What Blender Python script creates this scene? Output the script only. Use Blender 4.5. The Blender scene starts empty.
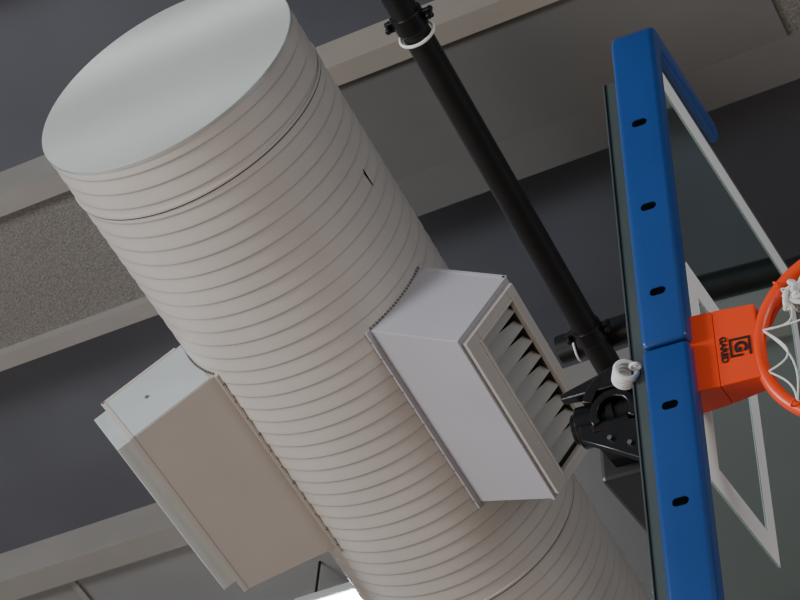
import bpy, bmesh, math, random
from mathutils import Vector, Matrix
random.seed(4)
scene=bpy.context.scene
col=scene.collection
V=Vector

# ---------------------------------------------------------------- materials
def mat(name,color,rough=.5,metal=0.0,noise=None,bump=None,spec=.5,emis=None):
    m=bpy.data.materials.new(name); m.use_nodes=True
    nt=m.node_tree; b=nt.nodes['Principled BSDF']
    b.inputs['Base Color'].default_value=(*color,1)
    b.inputs['Roughness'].default_value=rough
    b.inputs['Metallic'].default_value=metal
    b.inputs['Specular IOR Level'].default_value=spec
    tc=nt.nodes.new('ShaderNodeTexCoord')
    if noise:
        sc,amt=noise
        n=nt.nodes.new('ShaderNodeTexNoise'); n.inputs['Scale'].default_value=sc; n.inputs['Detail'].default_value=5
        nt.links.new(tc.outputs['Object'],n.inputs['Vector'])
        r=nt.nodes.new('ShaderNodeValToRGB')
        r.color_ramp.elements[0].position=.3; r.color_ramp.elements[1].position=.7
        r.color_ramp.elements[0].color=tuple(c*(1-amt) for c in color)+(1,)
        r.color_ramp.elements[1].color=tuple(min(1,c*(1+amt)) for c in color)+(1,)
        nt.links.new(n.outputs['Fac'],r.inputs['Fac']); nt.links.new(r.outputs['Color'],b.inputs['Base Color'])
    if bump:
        sc,st=bump
        n=nt.nodes.new('ShaderNodeTexNoise'); n.inputs['Scale'].default_value=sc; n.inputs['Detail'].default_value=4
        nt.links.new(tc.outputs['Object'],n.inputs['Vector'])
        bp=nt.nodes.new('ShaderNodeBump'); bp.inputs['Strength'].default_value=st; bp.inputs['Distance'].default_value=.02
        nt.links.new(n.outputs['Fac'],bp.inputs['Height']); nt.links.new(bp.outputs['Normal'],b.inputs['Normal'])
    if emis:
        b.inputs['Emission Color'].default_value=(*emis[0],1); b.inputs['Emission Strength'].default_value=emis[1]
    return m
M_duct=mat('duct_paint',(.54,.50,.47),.34,0,(2.5,.05))
M_seam=mat('duct_seam_shade',(.36,.335,.315),.5)  # seam strip darkened: the ribs' shadow lines are put into its colour
M_cap=mat('cap_galvanised_paint',(.58,.62,.59),.21,.38,(1.6,.05))
M_box=mat('diffuser_paint',(.45,.435,.475),.5,0,(2.0,.04))
M_boxpink=mat('diffuser_paint_warm_lit',(.53,.48,.445),.5,0,(2.0,.04))  # diffuser paint with warm floor bounce put into the colour
M_end=mat('cool_lit_paint',(.55,.58,.585),.45,.1,(3,.05))  # diffuser metal with the cool light on it put into the colour
M_louver=mat('louver_paint',(.45,.44,.42),.5)
M_frame=mat('grille_frame_paint',(.50,.47,.44),.45)
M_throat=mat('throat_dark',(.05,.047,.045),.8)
M_screw=mat('painted_screw',(.16,.15,.14),.5)
M_gap=mat('joint_dark',(.07,.065,.06),.7)  # near-black tone of the duct joint line
M_dark=mat('dark_gap',(.004,.004,.005),.9,spec=.0)
M_slate=mat('slate_deck',(.084,.087,.104),.85,0,(1.5,.08))
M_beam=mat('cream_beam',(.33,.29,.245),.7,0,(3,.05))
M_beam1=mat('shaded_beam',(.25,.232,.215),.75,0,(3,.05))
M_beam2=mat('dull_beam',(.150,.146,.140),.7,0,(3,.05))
M_panel=mat('smooth_ceiling_panel',(.145,.139,.133),.8,0,(1.2,.08))
M_panel2=mat('pale_ceiling_panel',(.22,.22,.22),.8,0,(1.2,.08))
M_acou=mat('acoustic_panel',(.175,.162,.148),.95,0,(95,.32),(110,.45))
M_black=mat('black_steel',(.008,.008,.009),.42,.2,(12,.2))
M_black2=mat('black_cast_steel',(.012,.012,.014),.25,.3,(6,.2))
M_mast=mat('dull_grey_mast',(.040,.041,.044),.4,.3,(6,.1))
M_blue=mat('blue_padding',(.012,.058,.235),.28,0,(3,.08))
M_orange=mat('orange_enamel',(.93,.068,.012),.33,0,(5,.05))
M_white=mat('white_marking',(.92,.92,.90),.5)
M_nylon=mat('white_nylon',(.80,.80,.78),.7,0,(60,.1))
M_alu=mat('grey_frame',(.16,.18,.18),.35,.5,(8,.08))
M_green=mat('greenish_frame_steel',(.12,.15,.145),.22,.4,(5,.1))
M_chrome=mat('chrome',(.4,.4,.4),.3,1)
M_print=mat('black_print',(.01,.01,.01),.6)
M_lamp=mat('lamp_lens',(1,1,1),.5,emis=((.95,.97,1),40))
M_lamp2=mat('added_lamp_lens',(1,1,1),.5,emis=((.97,.99,1),2.2))  # lens of the added strip lights reflected in the end cap
M_lampbody=mat('lamp_housing',(.5,.5,.5),.5)
M_floor=mat('maple_floor',(.48,.33,.20),.4,0,(1.5,.1))
def glassmat():
    m=bpy.data.materials.new('tempered_glass'); m.use_nodes=True; nt=m.node_tree
    for n in list(nt.nodes):
        if n.type!='OUTPUT_MATERIAL': nt.nodes.remove(n)
    out=[n for n in nt.nodes if n.type=='OUTPUT_MATERIAL'][0]
    t=nt.nodes.new('ShaderNodeBsdfTransparent'); t.inputs['Color'].default_value=(.72,.82,.78,1)
    d=nt.nodes.new('ShaderNodeBsdfDiffuse'); d.inputs['Color'].default_value=(.38,.54,.50,1)
    tc=nt.nodes.new('ShaderNodeTexCoord'); nz=nt.nodes.new('ShaderNodeTexNoise'); nz.inputs['Scale'].default_value=2.2
    nt.links.new(tc.outputs['Object'],nz.inputs['Vector'])
    mr=nt.nodes.new('ShaderNodeMapRange'); mr.inputs['From Min'].default_value=.3; mr.inputs['From Max'].default_value=.7
    mr.inputs['To Min'].default_value=.05; mr.inputs['To Max'].default_value=.26
    nt.links.new(nz.outputs['Fac'],mr.inputs['Value'])
    m0=nt.nodes.new('ShaderNodeMixShader'); nt.links.new(mr.outputs[0],m0.inputs[0])  # patchy diffuse haze: reflections and dust put into the glass colour
    nt.links.new(t.outputs[0],m0.inputs[1]); nt.links.new(d.outputs[0],m0.inputs[2])
    g=nt.nodes.new('ShaderNodeBsdfGlossy'); g.inputs['Roughness'].default_value=.04; g.inputs['Color'].default_value=(.8,.97,.95,1)
    f=nt.nodes.new('ShaderNodeFresnel'); f.inputs['IOR'].default_value=1.9
    mx=nt.nodes.new('ShaderNodeMixShader')
    nt.links.new(f.outputs[0],mx.inputs[0]); nt.links.new(m0.outputs[0],mx.inputs[1]); nt.links.new(g.outputs[0],mx.inputs[2])
    nt.links.new(mx.outputs[0],out.inputs['Surface'])
    return m
M_glass=glassmat()

# ---------------------------------------------------------------- helpers
class Frame:
    def __init__(s,o,x,y,z): s.o=V(o); s.x=V(x).normalized(); s.y=V(y).normalized(); s.z=V(z).normalized()
    def p(s,a,b,c): return s.o+s.x*a+s.y*b+s.z*c
    def mat(s,a=0,b=0,c=0):
        m=Matrix((s.x,s.y,s.z)).transposed().to_4x4(); m.translation=s.p(a,b,c); return m
def empty(name,loc,label,cat):
    e=bpy.data.objects.new(name,None); e.location=loc; e.empty_display_size=.1; col.objects.link(e)
    e['label']=label; e['category']=cat; return e
def link(name,me,m,parent=None,bevel=0,smooth=False,seg=2):
    o=bpy.data.objects.new(name,me); col.objects.link(o)
    if m: me.materials.append(m)
    if bevel:
        b=o.modifiers.new('bevel','BEVEL'); b.width=bevel; b.segments=seg; b.limit_method='ANGLE'; b.angle_limit=math.radians(40)
    if smooth:
        for f in me.polygons: f.use_smooth=True
    if parent:
        o.parent=parent
        if parent.type=='EMPTY': o.matrix_parent_inverse=Matrix.Translation(-V(parent.location))
    return o
def mesh_from(name,verts,faces):
    me=bpy.data.meshes.new(name); me.from_pydata([tuple(v) for v in verts],[],faces)
    bm=bmesh.new(); bm.from_mesh(me); bmesh.ops.recalc_face_normals(bm,faces=bm.faces); bm.to_mesh(me); bm.free()
    return me
BF=[(0,1,3,2),(4,6,7,5),(0,4,5,1),(2,3,7,6),(0,2,6,4),(1,5,7,3)]
def boxdata(F,a,b,c):
    return [F.p(x,y,z) for x in a for y in b for z in c],BF
def multi(name,parts,m,parent=None,bevel=0,smooth=False):
    vs=[];fs=[]
    for v,f in parts:
        k=len(vs); vs+=v; fs+=[tuple(i+k for i in q) for q in f]
    return link(name,mesh_from(name,vs,fs),m,parent,bevel,smooth)
def box(name,F,a,b,c,m,parent=None,bevel=0):
    return multi(name,[boxdata(F,a,b,c)],m,parent,bevel)
def cyldata(p0,p1,r,n=32,r2=None):
    p0=V(p0);p1=V(p1); d=(p1-p0).normalized(); u=d.orthogonal().normalized(); w=d.cross(u)
    if r2 is None: r2=r
    vs=[p0+(u*math.cos(2*math.pi*i/n)+w*math.sin(2*math.pi*i/n))*r for i in range(n)]
    vs+=[p1+(u*math.cos(2*math.pi*i/n)+w*math.sin(2*math.pi*i/n))*r2 for i in range(n)]
    fs=[(i,(i+1)%n,n+(i+1)%n,n+i) for i in range(n)]+[tuple(range(n))[::-1],tuple(range(n,2*n))]
    return vs,fs
def autosmooth(o,ang=35):
    me=o.data
    bm=bmesh.new(); bm.from_mesh(me)
    for f in bm.faces: f.smooth=True
    for e in bm.edges:
        if len(e.link_faces)==2 and e.calc_face_angle(0)>math.radians(ang): e.smooth=False
    bm.to_mesh(me); bm.free()
    return o
def torusdata(c,ax,R,r,n=64,k=12,flat=1):
    c=V(c); ax=V(ax).normalized(); u=ax.orthogonal().normalized(); w=ax.cross(u); vs=[];fs=[]
    for i in range(n):
        a=2*math.pi*i/n; e=u*math.cos(a)+w*math.sin(a)
        for j in range(k):
            b=2*math.pi*j/k; vs.append(c+e*(R+r*math.cos(b))+ax*r*flat*math.sin(b))
    for i in range(n):
        for j in range(k):
            fs.append((i*k+j,((i+1)%n)*k+j,((i+1)%n)*k+(j+1)%k,i*k+(j+1)%k))
    return vs,fs
def tubepath(pts,r,n=10):
    return [cyldata(a,b,r,n) for a,b in zip(pts[:-1],pts[1:])]

# ---------------------------------------------------------------- camera
cam_d=bpy.data.cameras.new('camera'); cam=bpy.data.objects.new('camera',cam_d); col.objects.link(cam)
right=V((.890,.450,.0692)); fwd=V((-.3326,.539,.7737)).normalized()
right=(right-fwd*right.dot(fwd)).normalized(); up=right.cross(fwd)
m=Matrix((right,up,-fwd)).transposed().to_4x4(); m.translation=(0,0,1.6)
cam.matrix_world=m; cam_d.lens=103.5; cam_d.sensor_width=36; cam_d.clip_end=200
scene.camera=cam

# ---------------------------------------------------------------- ceiling, floor
W=Frame((0,0,0),(1,0,0),(0,1,0),(0,0,1))
def struct(o): o['kind']='structure'; return o
struct(box('ceiling',W,(-18,14),(-10,22),(11.34,11.5),M_slate))
struct(box('floor',W,(-18,14),(-10,22),(-.1,0),M_floor))
k=1
def trim(a,b,c,m,bev=0):
    global k
    o=struct(box('trim_%d'%k,W,a,b,c,m,None,bev)); k+=1; return o
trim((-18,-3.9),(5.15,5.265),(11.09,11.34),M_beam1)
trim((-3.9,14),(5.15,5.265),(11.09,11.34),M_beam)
trim((-18,-4.2),(5.265,6.07),(11.14,11.34),M_acou)
trim((-4.2,-1.63),(5.265,5.92),(11.12,11.34),M_panel)
trim((-1.63,14),(5.265,5.92),(11.14,11.34),M_acou)
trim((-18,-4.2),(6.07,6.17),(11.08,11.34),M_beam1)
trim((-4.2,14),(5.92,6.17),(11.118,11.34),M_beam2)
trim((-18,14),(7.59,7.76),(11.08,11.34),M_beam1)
trim((-18,14),(7.76,9.9),(11.14,11.34),M_panel2)
trim((-18,14),(9.9,10.2),(11.08,11.34),M_beam1)
trim((-18,14),(12.6,12.9),(11.08,11.34),M_beam1)
trim((-18,14),(3.86,3.96),(11.08,11.34),M_beam)
trim((-18,14),(2.6,2.8),(11.08,11.34),M_beam)
trim((-18,14),(1.0,1.3),(11.08,11.34),M_beam)
for x in (-6.9,-2.6):
    trim((x-.02,x+.02),(7.76,9.9),(11.12,11.14),M_beam1)

# ---------------------------------------------------------------- ceiling lights
def lightfix(x,y,z,L0,L1,hw,ml,label):
    LF=Frame((x,y,z),(1,0,0),(0,1,0),(0,0,1))
    lamp=empty('ceiling_light',LF.p(0,0,0),label,'light fixture')
    box('lamp_housing',LF,(L0,L1),(-hw,hw),(.0,.07),M_lampbody,lamp,.01)
    box('lamp_lens',LF,(L0+.02,L1-.02),(-hw+.01,hw-.01),(-.03,-.001),ml,lamp,.004)
    for xx in (L0+.1,L1-.1):
        multi('hanger_rod',[cyldata(LF.p(xx,0,.07),LF.p(xx,0,11.34-z),.008,10)],M_black,lamp)
lightfix(-4.86,8.24,10.75,-.68,.50,.07,M_lamp,'white glowing gym ceiling light beside the duct')
for y in (3.62,3.18):
    lightfix(-4.3,y,10.98,-1.2,1.2,.045,M_lamp2,'unseen slim tube light added for streaks on the end cap')  # out-of-view strip lights added so the end cap reflects streaks

# ---------------------------------------------------------------- duct
C0=V((-3.816,4.112,9.63)); L=9.0
duct=empty('ventilation_duct',C0,'large beige spiral-ribbed round air duct with flat end cap','air duct')
def ductshell():
    n=144; pitch=.080
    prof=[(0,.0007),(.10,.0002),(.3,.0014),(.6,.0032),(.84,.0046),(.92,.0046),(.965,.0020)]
    turns=int(L/pitch)+2; vs=[]; fs=[]; rows=0
    for t in range(-1,turns):
        for ph,dr in prof:
            for i in range(n+1):
                a=2*math.pi*i/n
                y=(t+ph+i/n)*pitch
                y=max(0,min(L,y))
                vs.append(C0+V((math.cos(a)*(.597+dr),y,math.sin(a)*(.597+dr))))
            rows+=1
    for r in range(rows-1):
        for i in range(n):
            fs.append((r*(n+1)+i,r*(n+1)+i+1,(r+1)*(n+1)+i+1,(r+1)*(n+1)+i))
    me=bpy.data.meshes.new('duct_shell'); me.from_pydata([tuple(v) for v in vs],[],fs)
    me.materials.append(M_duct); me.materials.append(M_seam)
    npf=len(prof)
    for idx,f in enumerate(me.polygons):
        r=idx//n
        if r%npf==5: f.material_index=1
    bm=bmesh.new(); bm.from_mesh(me)
    bmesh.ops.dissolve_degenerate(bm,edges=bm.edges,dist=1e-5)
    bmesh.ops.remove_doubles(bm,verts=bm.verts,dist=1e-5)
    bmesh.ops.recalc_face_normals(bm,faces=bm.faces)
    for f in bm.faces: f.smooth=True
    bm.to_mesh(me); bm.free()
    link('duct_shell',me,None,duct)
ductshell()
def lath(name,prof,m,capstart=False,label=None,n=144):
    vs=[];fs=[]
    for y,r in prof:
        for i in range(n):
            a=2*math.pi*i/n; vs.append(C0+V((math.cos(a)*r,y,math.sin(a)*r)))
    for r in range(len(prof)-1):
        for i in range(n): fs.append((r*n+i,r*n+(i+1)%n,(r+1)*n+(i+1)%n,(r+1)*n+i))
    if capstart: fs.append(tuple(range(n)))
    o=multi(name,[(vs,fs)],m,duct); autosmooth(o,30)
    if label: o['label']=label
    return o
lath('end_cap',[(-.004,.600),(-.002,.603),(.014,.603)],M_cap,True,'flat pale grey-green metal end cap')
for s in (.262,2.86,6.0):
    lath('joint_seam',[(s-.014,.60),(s-.014,.6055),(s-.003,.6055),(s-.003,.60)],M_duct)
    lath('joint_gap',[(s-.003,.60),(s-.003,.6042),(s+.004,.6042),(s+.004,.60)],M_gap)
def diffuser(sign):
    th=math.radians(33)
    o=V((sign*math.cos(th),0,-math.sin(th))); v=V((sign*math.sin(th),0,math.cos(th)))
    F=Frame(C0,(0,1,0),o,v)          # (s, out, v)
    if sign>0: s0,s1,O1=1.250,2.225,1.090
    else: s0,s1,O1=1.205,2.23,1.035
    O0=.50; H=.195; SL=.15          # far end panel is raked
    mb=M_box if sign>0 else M_boxpink
    vs=[];fs=[]
    def ring(O,ins,ds=0):
        k=len(vs)
        for (s,vv) in ((s0+ins,-H+ins),(s1+ds-ins,-H+ins),(s1+ds-ins,H-ins),(s0+ins,H-ins)): vs.append(F.p(s,O,vv))
        return k
    r=[ring(O0,0,SL),ring(O1,0),ring(O1,.05),ring(O1-.25,.05)]
    for a,b in zip(r[:-1],r[1:]):
        for i in range(4): fs.append((a+i,a+(i+1)%4,b+(i+1)%4,b+i))
    fs.append((r[-1],r[-1]+1,r[-1]+2,r[-1]+3))
    fs.append((r[0],r[0]+1,r[0]+2,r[0]+3))
    hs=multi('diffuser_box',[(vs,fs)],mb,duct,.004)
    hs['label']='beige sheet-metal side outlet box with louvered grille'
    def ch(name,parts,m,bevel=0): 
        q=multi(name,parts,m,None,bevel); q.parent=hs; return q
    ch('panel_flange',[boxdata(F,(s0-.006,s1+SL),(.560,.575),(-H-.026,-H)),
                       boxdata(F,(s0-.006,s1+SL),(.560,.575),(H,H+.02)),
                       boxdata(F,(s0-.006,s0),(.62,O1),(H-.015,H+.003)),
                       boxdata(F,(s0-.004,s1+.004),(O1-.02,O1+.003),(-H-.004,-H)),
                       boxdata(F,(s0-.006,s0),(O1-.02,O1+.003),(-H,H))],mb,.002)
    q=ch('end_panel',[boxdata(F,(s0-.003,s0-.0005),(.595,O1-.021),(-H+.002,H-.016))],M_end if sign<0 else M_box)
    if sign<0: q['label']='end panel with cool light put into its colour'
    nt_=22
    for i in range(nt_):
        vv=-H+.008+i*(2*H-.016)/(nt_-1)
        Oo=math.sqrt(.603**2-vv*vv)
        ch('flange_tab',[boxdata(F,(s0-.011,s0-.003),(Oo-.01,Oo+.005),(vv-.004,vv+.003))],M_screw)
    for i in range(11):
        s=s0+.05+i*(s1+SL-s0-.1)/10
        ch('screw',[cyldata(F.p(s,.566,-H-.024),F.p(s,.566,-H-.029),.004,10)],M_screw)
    if sign<0:
        ch('latch_knob',[cyldata(F.p(s0-.003,.86,0),F.p(s0-.010,.86,0),.009,12)],M_screw)
    fr=[]
    if sign>0: a0,a1,c0,c1,dp,w0,w1,wa=s0+.022,s1-.022,-H+.012,H-.012,.026,.078,.050,.058
    else: a0,a1,c0,c1,dp,w0,w1,wa=s0+.035,s1-.035,-H+.055,H-.005,.070,.045,.045,.045
    O2=O1+.001; O3=O1+dp
    fr+= [boxdata(F,(a0,a1),(O2,O3),(c0,c0+w0)),boxdata(F,(a0,a1),(O2,O3),(c1-w1,c1)),
          boxdata(F,(a0,a0+wa),(O2,O3),(c0+w0,c1-w1)),boxdata(F,(a1-wa,a1),(O2,O3),(c0+w0,c1-w1))]
    b0,b1=a0+wa,a1-wa; d0,d1=c0+w0,c1-w1
    if sign>0:
        u=.012   # raised inner bead around the opening
        fr+=[boxdata(F,(b0-u,b1+u),(O3,O3+.008),(d0-u,d0)),boxdata(F,(b0-u,b1+u),(O3,O3+.008),(d1,d1+u)),
             boxdata(F,(b0-u,b0),(O3,O3+.008),(d0,d1)),boxdata(F,(b1,b1+u),(O3,O3+.008),(d0,d1))]
    ch('grille_frame',fr,M_frame if sign>0 else M_end,.003)
    T=O1-.001
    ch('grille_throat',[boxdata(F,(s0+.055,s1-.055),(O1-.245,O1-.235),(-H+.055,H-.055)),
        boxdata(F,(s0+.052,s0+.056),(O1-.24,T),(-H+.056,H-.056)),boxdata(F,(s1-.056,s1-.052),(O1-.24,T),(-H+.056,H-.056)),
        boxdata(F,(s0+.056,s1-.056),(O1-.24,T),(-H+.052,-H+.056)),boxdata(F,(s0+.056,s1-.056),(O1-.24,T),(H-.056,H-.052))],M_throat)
    e0,e1=b0+.003,b1-.003; n=9; an=math.radians(60)
    for i in range(n):
        s=e0+(i+.22)*(e1-e0)/n
        G=Frame(F.p(s,O1-.060,0),F.x*math.cos(an)+F.y*math.sin(an),-F.x*math.sin(an)+F.y*math.cos(an),F.z)
        Lb=.080
        ring4=lambda zz,z0: [G.p(z0,-.0015,zz),G.p(Lb,-.0015,zz),G.p(Lb,.0015,zz),G.p(z0,.0015,zz)]
        vs2=ring4(d0,-.025)+ring4(d1,.030)
        ch('louver_blade',[(vs2,[(0,1,5,4),(1,2,6,5),(2,3,7,6),(3,0,4,7),(0,3,2,1),(4,5,6,7)]),
                           boxdata(G,(Lb-.003,Lb+.001),(.0015,.0055),(d0,d1))],M_louver)
diffuser(1); diffuser(-1)
def slot(s,angdeg):
    a=math.radians(angdeg); e=V((math.cos(a),0,math.sin(a))); t=V((-math.sin(a),0,math.cos(a)))
    G=Frame(C0+V((0,s,0))+e*.603,(0,1,0),t,e)
    multi('inspection_slot',[boxdata(G,(0,.09),(-.0014,.0014),(-.01,.002))],M_dark,duct)
slot(.70,-11)

# ---------------------------------------------------------------- black pipe frame
PX,PZ=-2.226,8.10
pf=empty('support_frame',(PX,4.9,PZ),'black steel pipe support frame hanging under the ceiling','pipe frame')
o=multi('main_pipe',[cyldata((PX,1.0,PZ),(PX,5.15,PZ),.050,40)],M_black,pf); autosmooth(o)
CY=5.06; CZ=PZ+.106
o=multi('cross_pipe',[cyldata((PX-.17,CY,CZ-.0),(PX+5.2,CY,CZ),.054,40)],M_black,pf); autosmooth(o)
def clamp(y):
    G=Frame((PX,y,PZ),(1,0,0),(0,1,0),(0,0,1))
    parts=[cyldata((PX,y-.035,PZ),(PX,y+.035,PZ),.058,40)]
    parts+=[boxdata(G,(-.085,.085),(-.02,.02),(-.008,.008)),
            cyldata((PX+.075,y,PZ-.03),(PX+.075,y,PZ+.03),.011,12),cyldata((PX-.075,y,PZ-.03),(PX-.075,y,PZ+.03),.011,12)]
    return multi('pipe_clamp',parts,M_black2,pf,.004)
clamp(3.47); clamp(4.94)
q=multi('cable_tie',[torusdata((PX,3.53,PZ),V((0,1,.1)),.062,.006,48,8)],M_nylon,pf,smooth=True); q['label']='white plastic tie wrapped around the pipe'
q=multi('cable_tie',[torusdata((PX-.10,CY,CZ),(1,.1,0),.062,.005,48,8)],M_nylon,pf,smooth=True); q['label']='white plastic tie wrapped around the pipe'

# ---------------------------------------------------------------- backboard (side-folded)
fi=math.radians(16.6)
pv=V((0,math.cos(fi),math.sin(fi))); wv=V((-.042,math.sin(fi),-math.cos(fi))).normalized(); nv=wv.cross(pv).normalized()
if nv.x<0: nv=-nv
B=Frame((-1.2555,3.210,5.692),wv,pv,nv)   # (t along bottom edge, q board-up, r front)
bb=empty('basketball_backboard',B.p(0,0,0),'folded glass basketball backboard with blue padding and orange hoop','basketball hoop')
GR=.03; HT=1.14
gv=[B.p(a,b,GR) for a,b in ((-.90,.03),(.90,.03),(.90,HT),(-.90,HT))]
gl=link('glass_panel',mesh_from('glass_panel',gv,[(0,1,2,3)]),M_glass,bb); gl['label']='clear greenish tempered glass panel'
def strip(parts,name,label):
    q=multi(name,[boxdata(B,a,b,(GR+.001,GR+.003)) for a,b in parts],M_white,bb); q['label']=label
strip([((-.905,-.843),(.03,HT)),((.843,.905),(.03,HT)),((-.843,.843),(HT-.055,HT)),((-.843,.843),(.03,.08))],'border_line','white painted border line')
i=.307
strip([((-i,i),(.138,.203)),((-i,i),(.547,.612)),((-i,-i+.065),(.203,.547)),((i-.065,i),(.203,.547))],'target_rectangle','white painted target rectangle')
fr=[boxdata(B,(-.91,.91),(HT-.01,HT+.01),(-.0,GR+.004)),boxdata(B,(-.915,-.903),(.05,HT-.01),(.0,GR+.004)),boxdata(B,(.903,.915),(.05,HT-.01),(.0,GR+.004)),
    boxdata(B,(-.865,.865),(.05,.085),(-.05,GR-.003))]
multi('rear_frame',fr,M_alu,bb,.002)
rc=[boxdata(B,(-.86,.86),(.055,.068),(-.100,-.05)),boxdata(B,(-.86,.86),(.050,.085),(-.105,-.100))]
q=multi('frame_channel',rc,M_green,bb,.002); q['label']='dark green-grey steel channel'
def capsule_cut(t,q0,q1,r0,hl=.020,hw=.011):
    n=16; pts=[]
    for k2 in range(n):
        a=2*math.pi*(k2+.5)/n; x=math.cos(a)*hw; y=math.sin(a)*hw
        pts.append((x,y+(hl-hw)*(1 if y>0 else -1)))
    vs=[B.p(t+x,q0,r0+y) for x,y in pts]+[B.p(t+x,q1,r0+y) for x,y in pts]
    fs=[(j,(j+1)%n,n+(j+1)%n,n+j) for j in range(n)]+[tuple(range(n)),tuple(range(n,2*n))]
    return vs,fs
holes=[-.148,-.398,-.658,.168,.42,.68]
def pad(sgn):
    T=.978; Rr=.05; th=.062; pts=[]
    pts.append((.003,0))
    for k2 in range(9):
        a=math.pi/2*k2/8; pts.append((T-Rr+Rr*math.sin(a),Rr-Rr*math.cos(a)))
    q1=.50; ww=.066
    for k2 in range(9):
        a=math.pi*k2/8; pts.append((T-ww/2+ww/2*math.cos(a),q1-ww/2+ww/2*math.sin(a)))
    for k2 in range(5):
        a=math.pi/2*k2/4; rr=.03; pts.append((T-ww-rr+rr*math.cos(a),th+rr-rr*math.sin(a)))
    pts.append((.003,th))
    n=len(pts)
    vs=[B.p(sgn*t,qq,-.058) for t,qq in pts]+[B.p(sgn*t,qq,.057) for t,qq in pts]
    fs=[(j,(j+1)%n,n+(j+1)%n,n+j) for j in range(n)]+[tuple(range(n)),tuple(range(n,2*n))]
    o=multi('edge_padding',[(vs,fs)],M_blue,bb); o['label']='glossy blue moulded edge padding'
    hp=[capsule_cut(t,-.02,.014,-.002) for t in holes if t*sgn>0]
    c=multi('cutter',hp,M_blue)
    bv=o.modifiers.new('bevel','BEVEL'); bv.width=.014; bv.segments=5; bv.limit_method='ANGLE'; bv.angle_limit=math.radians(50)
    md=o.modifiers.new('cut','BOOLEAN'); md.operation='DIFFERENCE'; md.object=c; md.solver='EXACT'
    dg=bpy.context.evaluated_depsgraph_get(); dg.update()
    me=bpy.data.meshes.new_from_object(o.evaluated_get(dg)); o.modifiers.clear(); o.data=me
    bpy.data.objects.remove(c)
    autosmooth(o,30)
    for t in holes:
        if t*sgn>0:
            q=multi('screw_slot',[capsule_cut(t,.003,.0135,-.002,.0195,.0105)],M_dark); q.parent=o
pad(-1); pad(1)

# hoop
tc=.025
def prism(p_in,p_out):
    n=4; vs=[B.p(*x) for x in p_in]+[B.p(*x) for x in p_out]
    return vs,[(j,(j+1)%n,n+(j+1)%n,n+j) for j in range(n)]+[tuple(range(n)),tuple(range(n,2*n))]
br=[prism([(tc-.104,.036,.036),(tc+.104,.036,.036),(tc+.104,.135,.036),(tc-.104,.135,.036)],
          [(tc-.104,.043,.108),(tc+.104,.043,.108),(tc+.104,.130,.108),(tc-.104,.130,.108)]),
    prism([(tc-.104,.043,.109),(tc+.104,.043,.109),(tc+.104,.130,.109),(tc-.104,.130,.109)],
          [(tc-.100,.054,.208),(tc+.100,.054,.208),(tc+.100,.115,.208),(tc-.100,.115,.208)])]
hp=multi('hoop',br,M_orange,bb,.003); hp['label']='bright orange breakaway hoop bracket and ring'
def hch(name,parts,m,bevel=0,smooth=False):
    q=multi(name,parts,m,None,bevel,smooth); q.parent=hp; return q
RC=.431; RR=.2286; QR=.068; tr=tc+.034
hch('ring',[torusdata(B.p(tr,QR,RC),pv,RR,.0165,96,16)],M_orange,0,True)
for s in (-1,1):
    pts=[B.p(tc+s*.075,.09,.18)]
    for k2 in range(9):
        a=math.radians(155-k2*9)
        pts.append(B.p(tr+s*math.sin(a)*.225,.100,RC+math.cos(a)*.225))
    hch('ring_brace',tubepath(pts,.006),M_orange)
for j in range(12):
    a=2*math.pi*(j+.5)/12
    if abs(math.sin(a))<.45 and math.cos(a)<0: continue
    c=B.p(tr+math.sin(a)*RR,QR-.021,RC+math.cos(a)*RR)
    hch('net_hook',[torusdata(c,V(wv)*math.cos(a)-V(nv)*math.sin(a),.008,.0028,16,6)],M_orange,0,True)
kc=B.p(-.068,QR-.010,RC-.122)
cu=bpy.data.curves.new('net','CURVE'); cu.dimensions='3D'; cu.bevel_depth=.0024; cu.bevel_resolution=2
rn=random.Random(5)
for j in range(12):
    a=2*math.pi*(j+.5)/12
    h0=B.p(tr+math.sin(a)*RR*.96,QR-.010,RC+math.cos(a)*RR*.96)
    a2=2*math.pi*((j+1)%12+.5)/12
    h2=B.p(tr+math.sin(a2)*RR*.96,QR-.010,RC+math.cos(a2)*RR*.96)
    a3=2*math.pi*((j+2)%12+.5)/12
    h3=B.p(tr+math.sin(a3)*RR*.96,QR-.010,RC+math.cos(a3)*RR*.96)
    pairs=[(h0,h2,rn.uniform(.03,.07))]
    if j%2==0: pairs.append((h0,h3,rn.uniform(.03,.09)))
    for e0_,e,sag in pairs:
        sp=cu.splines.new('POLY'); sp.points.add(14)
        inw=(B.p(tr,QR,RC)-h0).normalized()
        for i2 in range(15):
            f=i2/14; p=e0_.lerp(e,f)+(inw*.8+V((0,0,-.6)))*sag*math.sin(math.pi*f)
            sp.points[i2].co=(*p,1)
def curve_mesh(cu):
    tmp=bpy.data.objects.new('tmp',cu); col.objects.link(tmp)
    dg=bpy.context.evaluated_depsgraph_get(); me=bpy.data.meshes.new_from_object(tmp.evaluated_get(dg)); bpy.data.objects.remove(tmp)
    return me
net=link('net',curve_mesh(cu),M_nylon,None,0,True); net.parent=hp; net['label']='loose strands of white nylon net'
cu=bpy.data.curves.new('knot','CURVE'); cu.dimensions='3D'; cu.bevel_depth=.0060; cu.bevel_resolution=2
for s_ in range(5):
    rnd=random.Random(s_+7); sp=cu.splines.new('NURBS'); sp.points.add(12); sp.use_endpoint_u=True; sp.order_u=3
    for i2 in range(13):
        sp.points[i2].co=(*(kc+wv*rnd.uniform(-.040,.040)+nv*rnd.uniform(-.032,.032)-pv*rnd.uniform(-.02,.02)),1)
kn=link('net_knot',curve_mesh(cu),M_nylon,None,0,True); kn.parent=hp

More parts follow.
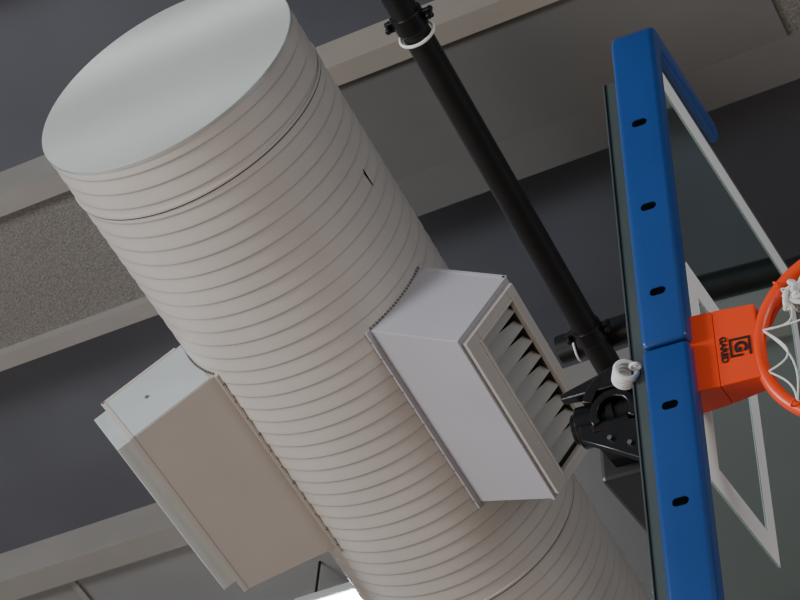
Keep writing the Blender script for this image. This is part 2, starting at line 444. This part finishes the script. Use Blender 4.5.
e1=(B.p(tc,.054,.208)-B.p(tc,.043,.109)).normalized()
LFm=Frame(B.p(tc,.043,.109),wv,e1,wv.cross(e1))
def text(body,x,y,size,name,bold=.0):
    c=bpy.data.curves.new(name,'FONT'); c.body=body; c.size=size; c.align_x='CENTER'; c.align_y='CENTER'; c.extrude=.0008; c.offset=bold
    t=bpy.data.objects.new('tt',c); col.objects.link(t)
    dg=bpy.context.evaluated_depsgraph_get(); dg.update()
    me=bpy.data.meshes.new_from_object(t.evaluated_get(dg)); me.transform(LFm.mat(x,y,.0014)); bpy.data.objects.remove(t)
    o=link(name,me,M_print); o.parent=hp; return o
xc=.010; yc=.056
text('GARED',xc,.017,.022,'lettering',.0006)
text('G',xc,yc,.040,'logo_letter',.0016)
sq=.0250; th=.0052
parts=[boxdata(LFm,(xc-sq,xc+sq),(yc-sq,yc-sq+th),(.0006,.0020)),boxdata(LFm,(xc-sq,xc+sq),(yc+sq-th,yc+sq),(.0006,.0020)),
       boxdata(LFm,(xc-sq,xc-sq+th),(yc-sq+th,yc+sq-th),(.0006,.0020)),boxdata(LFm,(xc+sq-th,xc+sq),(yc-sq+th,yc+.005),(.0006,.0020))]
hch('logo_square',parts,M_print)

# mounting mechanism behind the board
def platearc(c,r0,r1,a0,a1,q0,q1,n=16):
    vs=[];fs=[]
    for i in range(n+1):
        a=math.radians(a0+(a1-a0)*i/n)
        for rr in (r0,r1):
            for qq in (q0,q1):
                vs.append(B.p(c[0]+math.cos(a)*rr,qq,c[1]+math.sin(a)*rr))
    for i in range(n):
        b=i*4; d=b+4
        fs+=[(b,d,d+1,b+1),(b+2,b+3,d+3,d+2),(b,b+2,d+2,d),(b+1,d+1,d+3,b+3)]
    fs+=[(0,1,3,2),(n*4,n*4+2,n*4+3,n*4+1)]
    return vs,fs
mm=[boxdata(B,(-.06,.20),(.12,.45),(-.135,-.12)),
    boxdata(B,(.115,.130),(.12,.36),(-.24,-.13)),
    boxdata(B,(-.02,-.005),(.14,.36),(-.26,-.13)),
    platearc((.055,-.150),.080,.108,100,255,.104,.120),
    platearc((.075,-.175),.040,.060,60,300,.098,.112),
    cyldata(B.p(.055,.17,-.13),B.p(.055,.17,-.285),.052,28),
    cyldata(B.p(.055,.17,-.18),B.p(.055,.17,-.20),.060,28),
    cyldata(B.p(.055,.17,-.285),B.p(.055,.17,-.30),.038,28),
    cyldata(B.p(.10,.12,-.14),B.p(.10,.12,-.235),.016,16),
    prism([(-.050,.09,-.12),(.015,.09,-.12),(.015,.15,-.12),(-.050,.15,-.12)],[(-.026,.125,-.315),(-.010,.125,-.315),(-.010,.15,-.315),(-.026,.15,-.315)]),
    prism([(.11,.10,-.12),(.22,.10,-.12),(.22,.13,-.12),(.11,.13,-.12)],[(.08,.12,-.27),(.12,.12,-.27),(.12,.14,-.27),(.08,.14,-.27)])]
q=multi('mounting_bracket',mm,M_black2,bb,.003); autosmooth(q); q['label']='glossy black steel mounting bracket with bolts'
for t,qq,r in ((.175,.098,-.14),(.145,.103,-.19),(-.012,.092,-.145)):
    multi('bolt',[cyldata(B.p(t,qq+.01,r),B.p(t,qq-.004,r),.0065,6)],M_chrome,bb)
q=multi('mast',[boxdata(B,(.04,.16),(.26,3.3),(-.28,-.16))],M_mast,bb,.012); q['label']='square dull grey steel mast'
ax=(V(pv)*.75-V(nv)*.5+V(wv)*.1).normalized()
cc=B.p(.02,.035,-.110)
co=[torusdata(cc+ax*(.012*j),ax,.026-.001*j,.0062,40,10) for j in range(4)]
co+=[torusdata(B.p(.02,.03,-.085),wv,.012,.004,28,8)]
q=multi('strap_coil',co,M_nylon,bb,smooth=True); q['label']='coil of white nylon strap'

# ---------------------------------------------------------------- light
w=bpy.data.worlds.new('world'); scene.world=w; w.use_nodes=True
w.node_tree.nodes['Background'].inputs['Color'].default_value=(.86,.90,1,1)
w.node_tree.nodes['Background'].inputs['Strength'].default_value=.27
def area(loc,target,size,e,c):
    l=bpy.data.lights.new('added_area_light','AREA'); l.shape='RECTANGLE'; l.size=size[0]; l.size_y=size[1]; l.energy=e; l.color=c
    o=bpy.data.objects.new('added_area_light',l); col.objects.link(o); o.location=loc
    o.rotation_euler=(V(target)-V(loc)).to_track_quat('-Z','Y').to_euler()
area((-11,-4,5),(-3.5,5,9),(4,2.5),1150,(.92,.97,1))  # unseen soft key light added behind the camera
area((-7,3,.5),(-3.5,6,9),(6,6),450,(1,.95,.90))  # added fill near the floor, stands in for floor bounce
area((9,-3,4),(-1.2,3.5,5.8),(4,3),430,(.95,.98,1))  # unseen fill added to brighten the front of the backboard
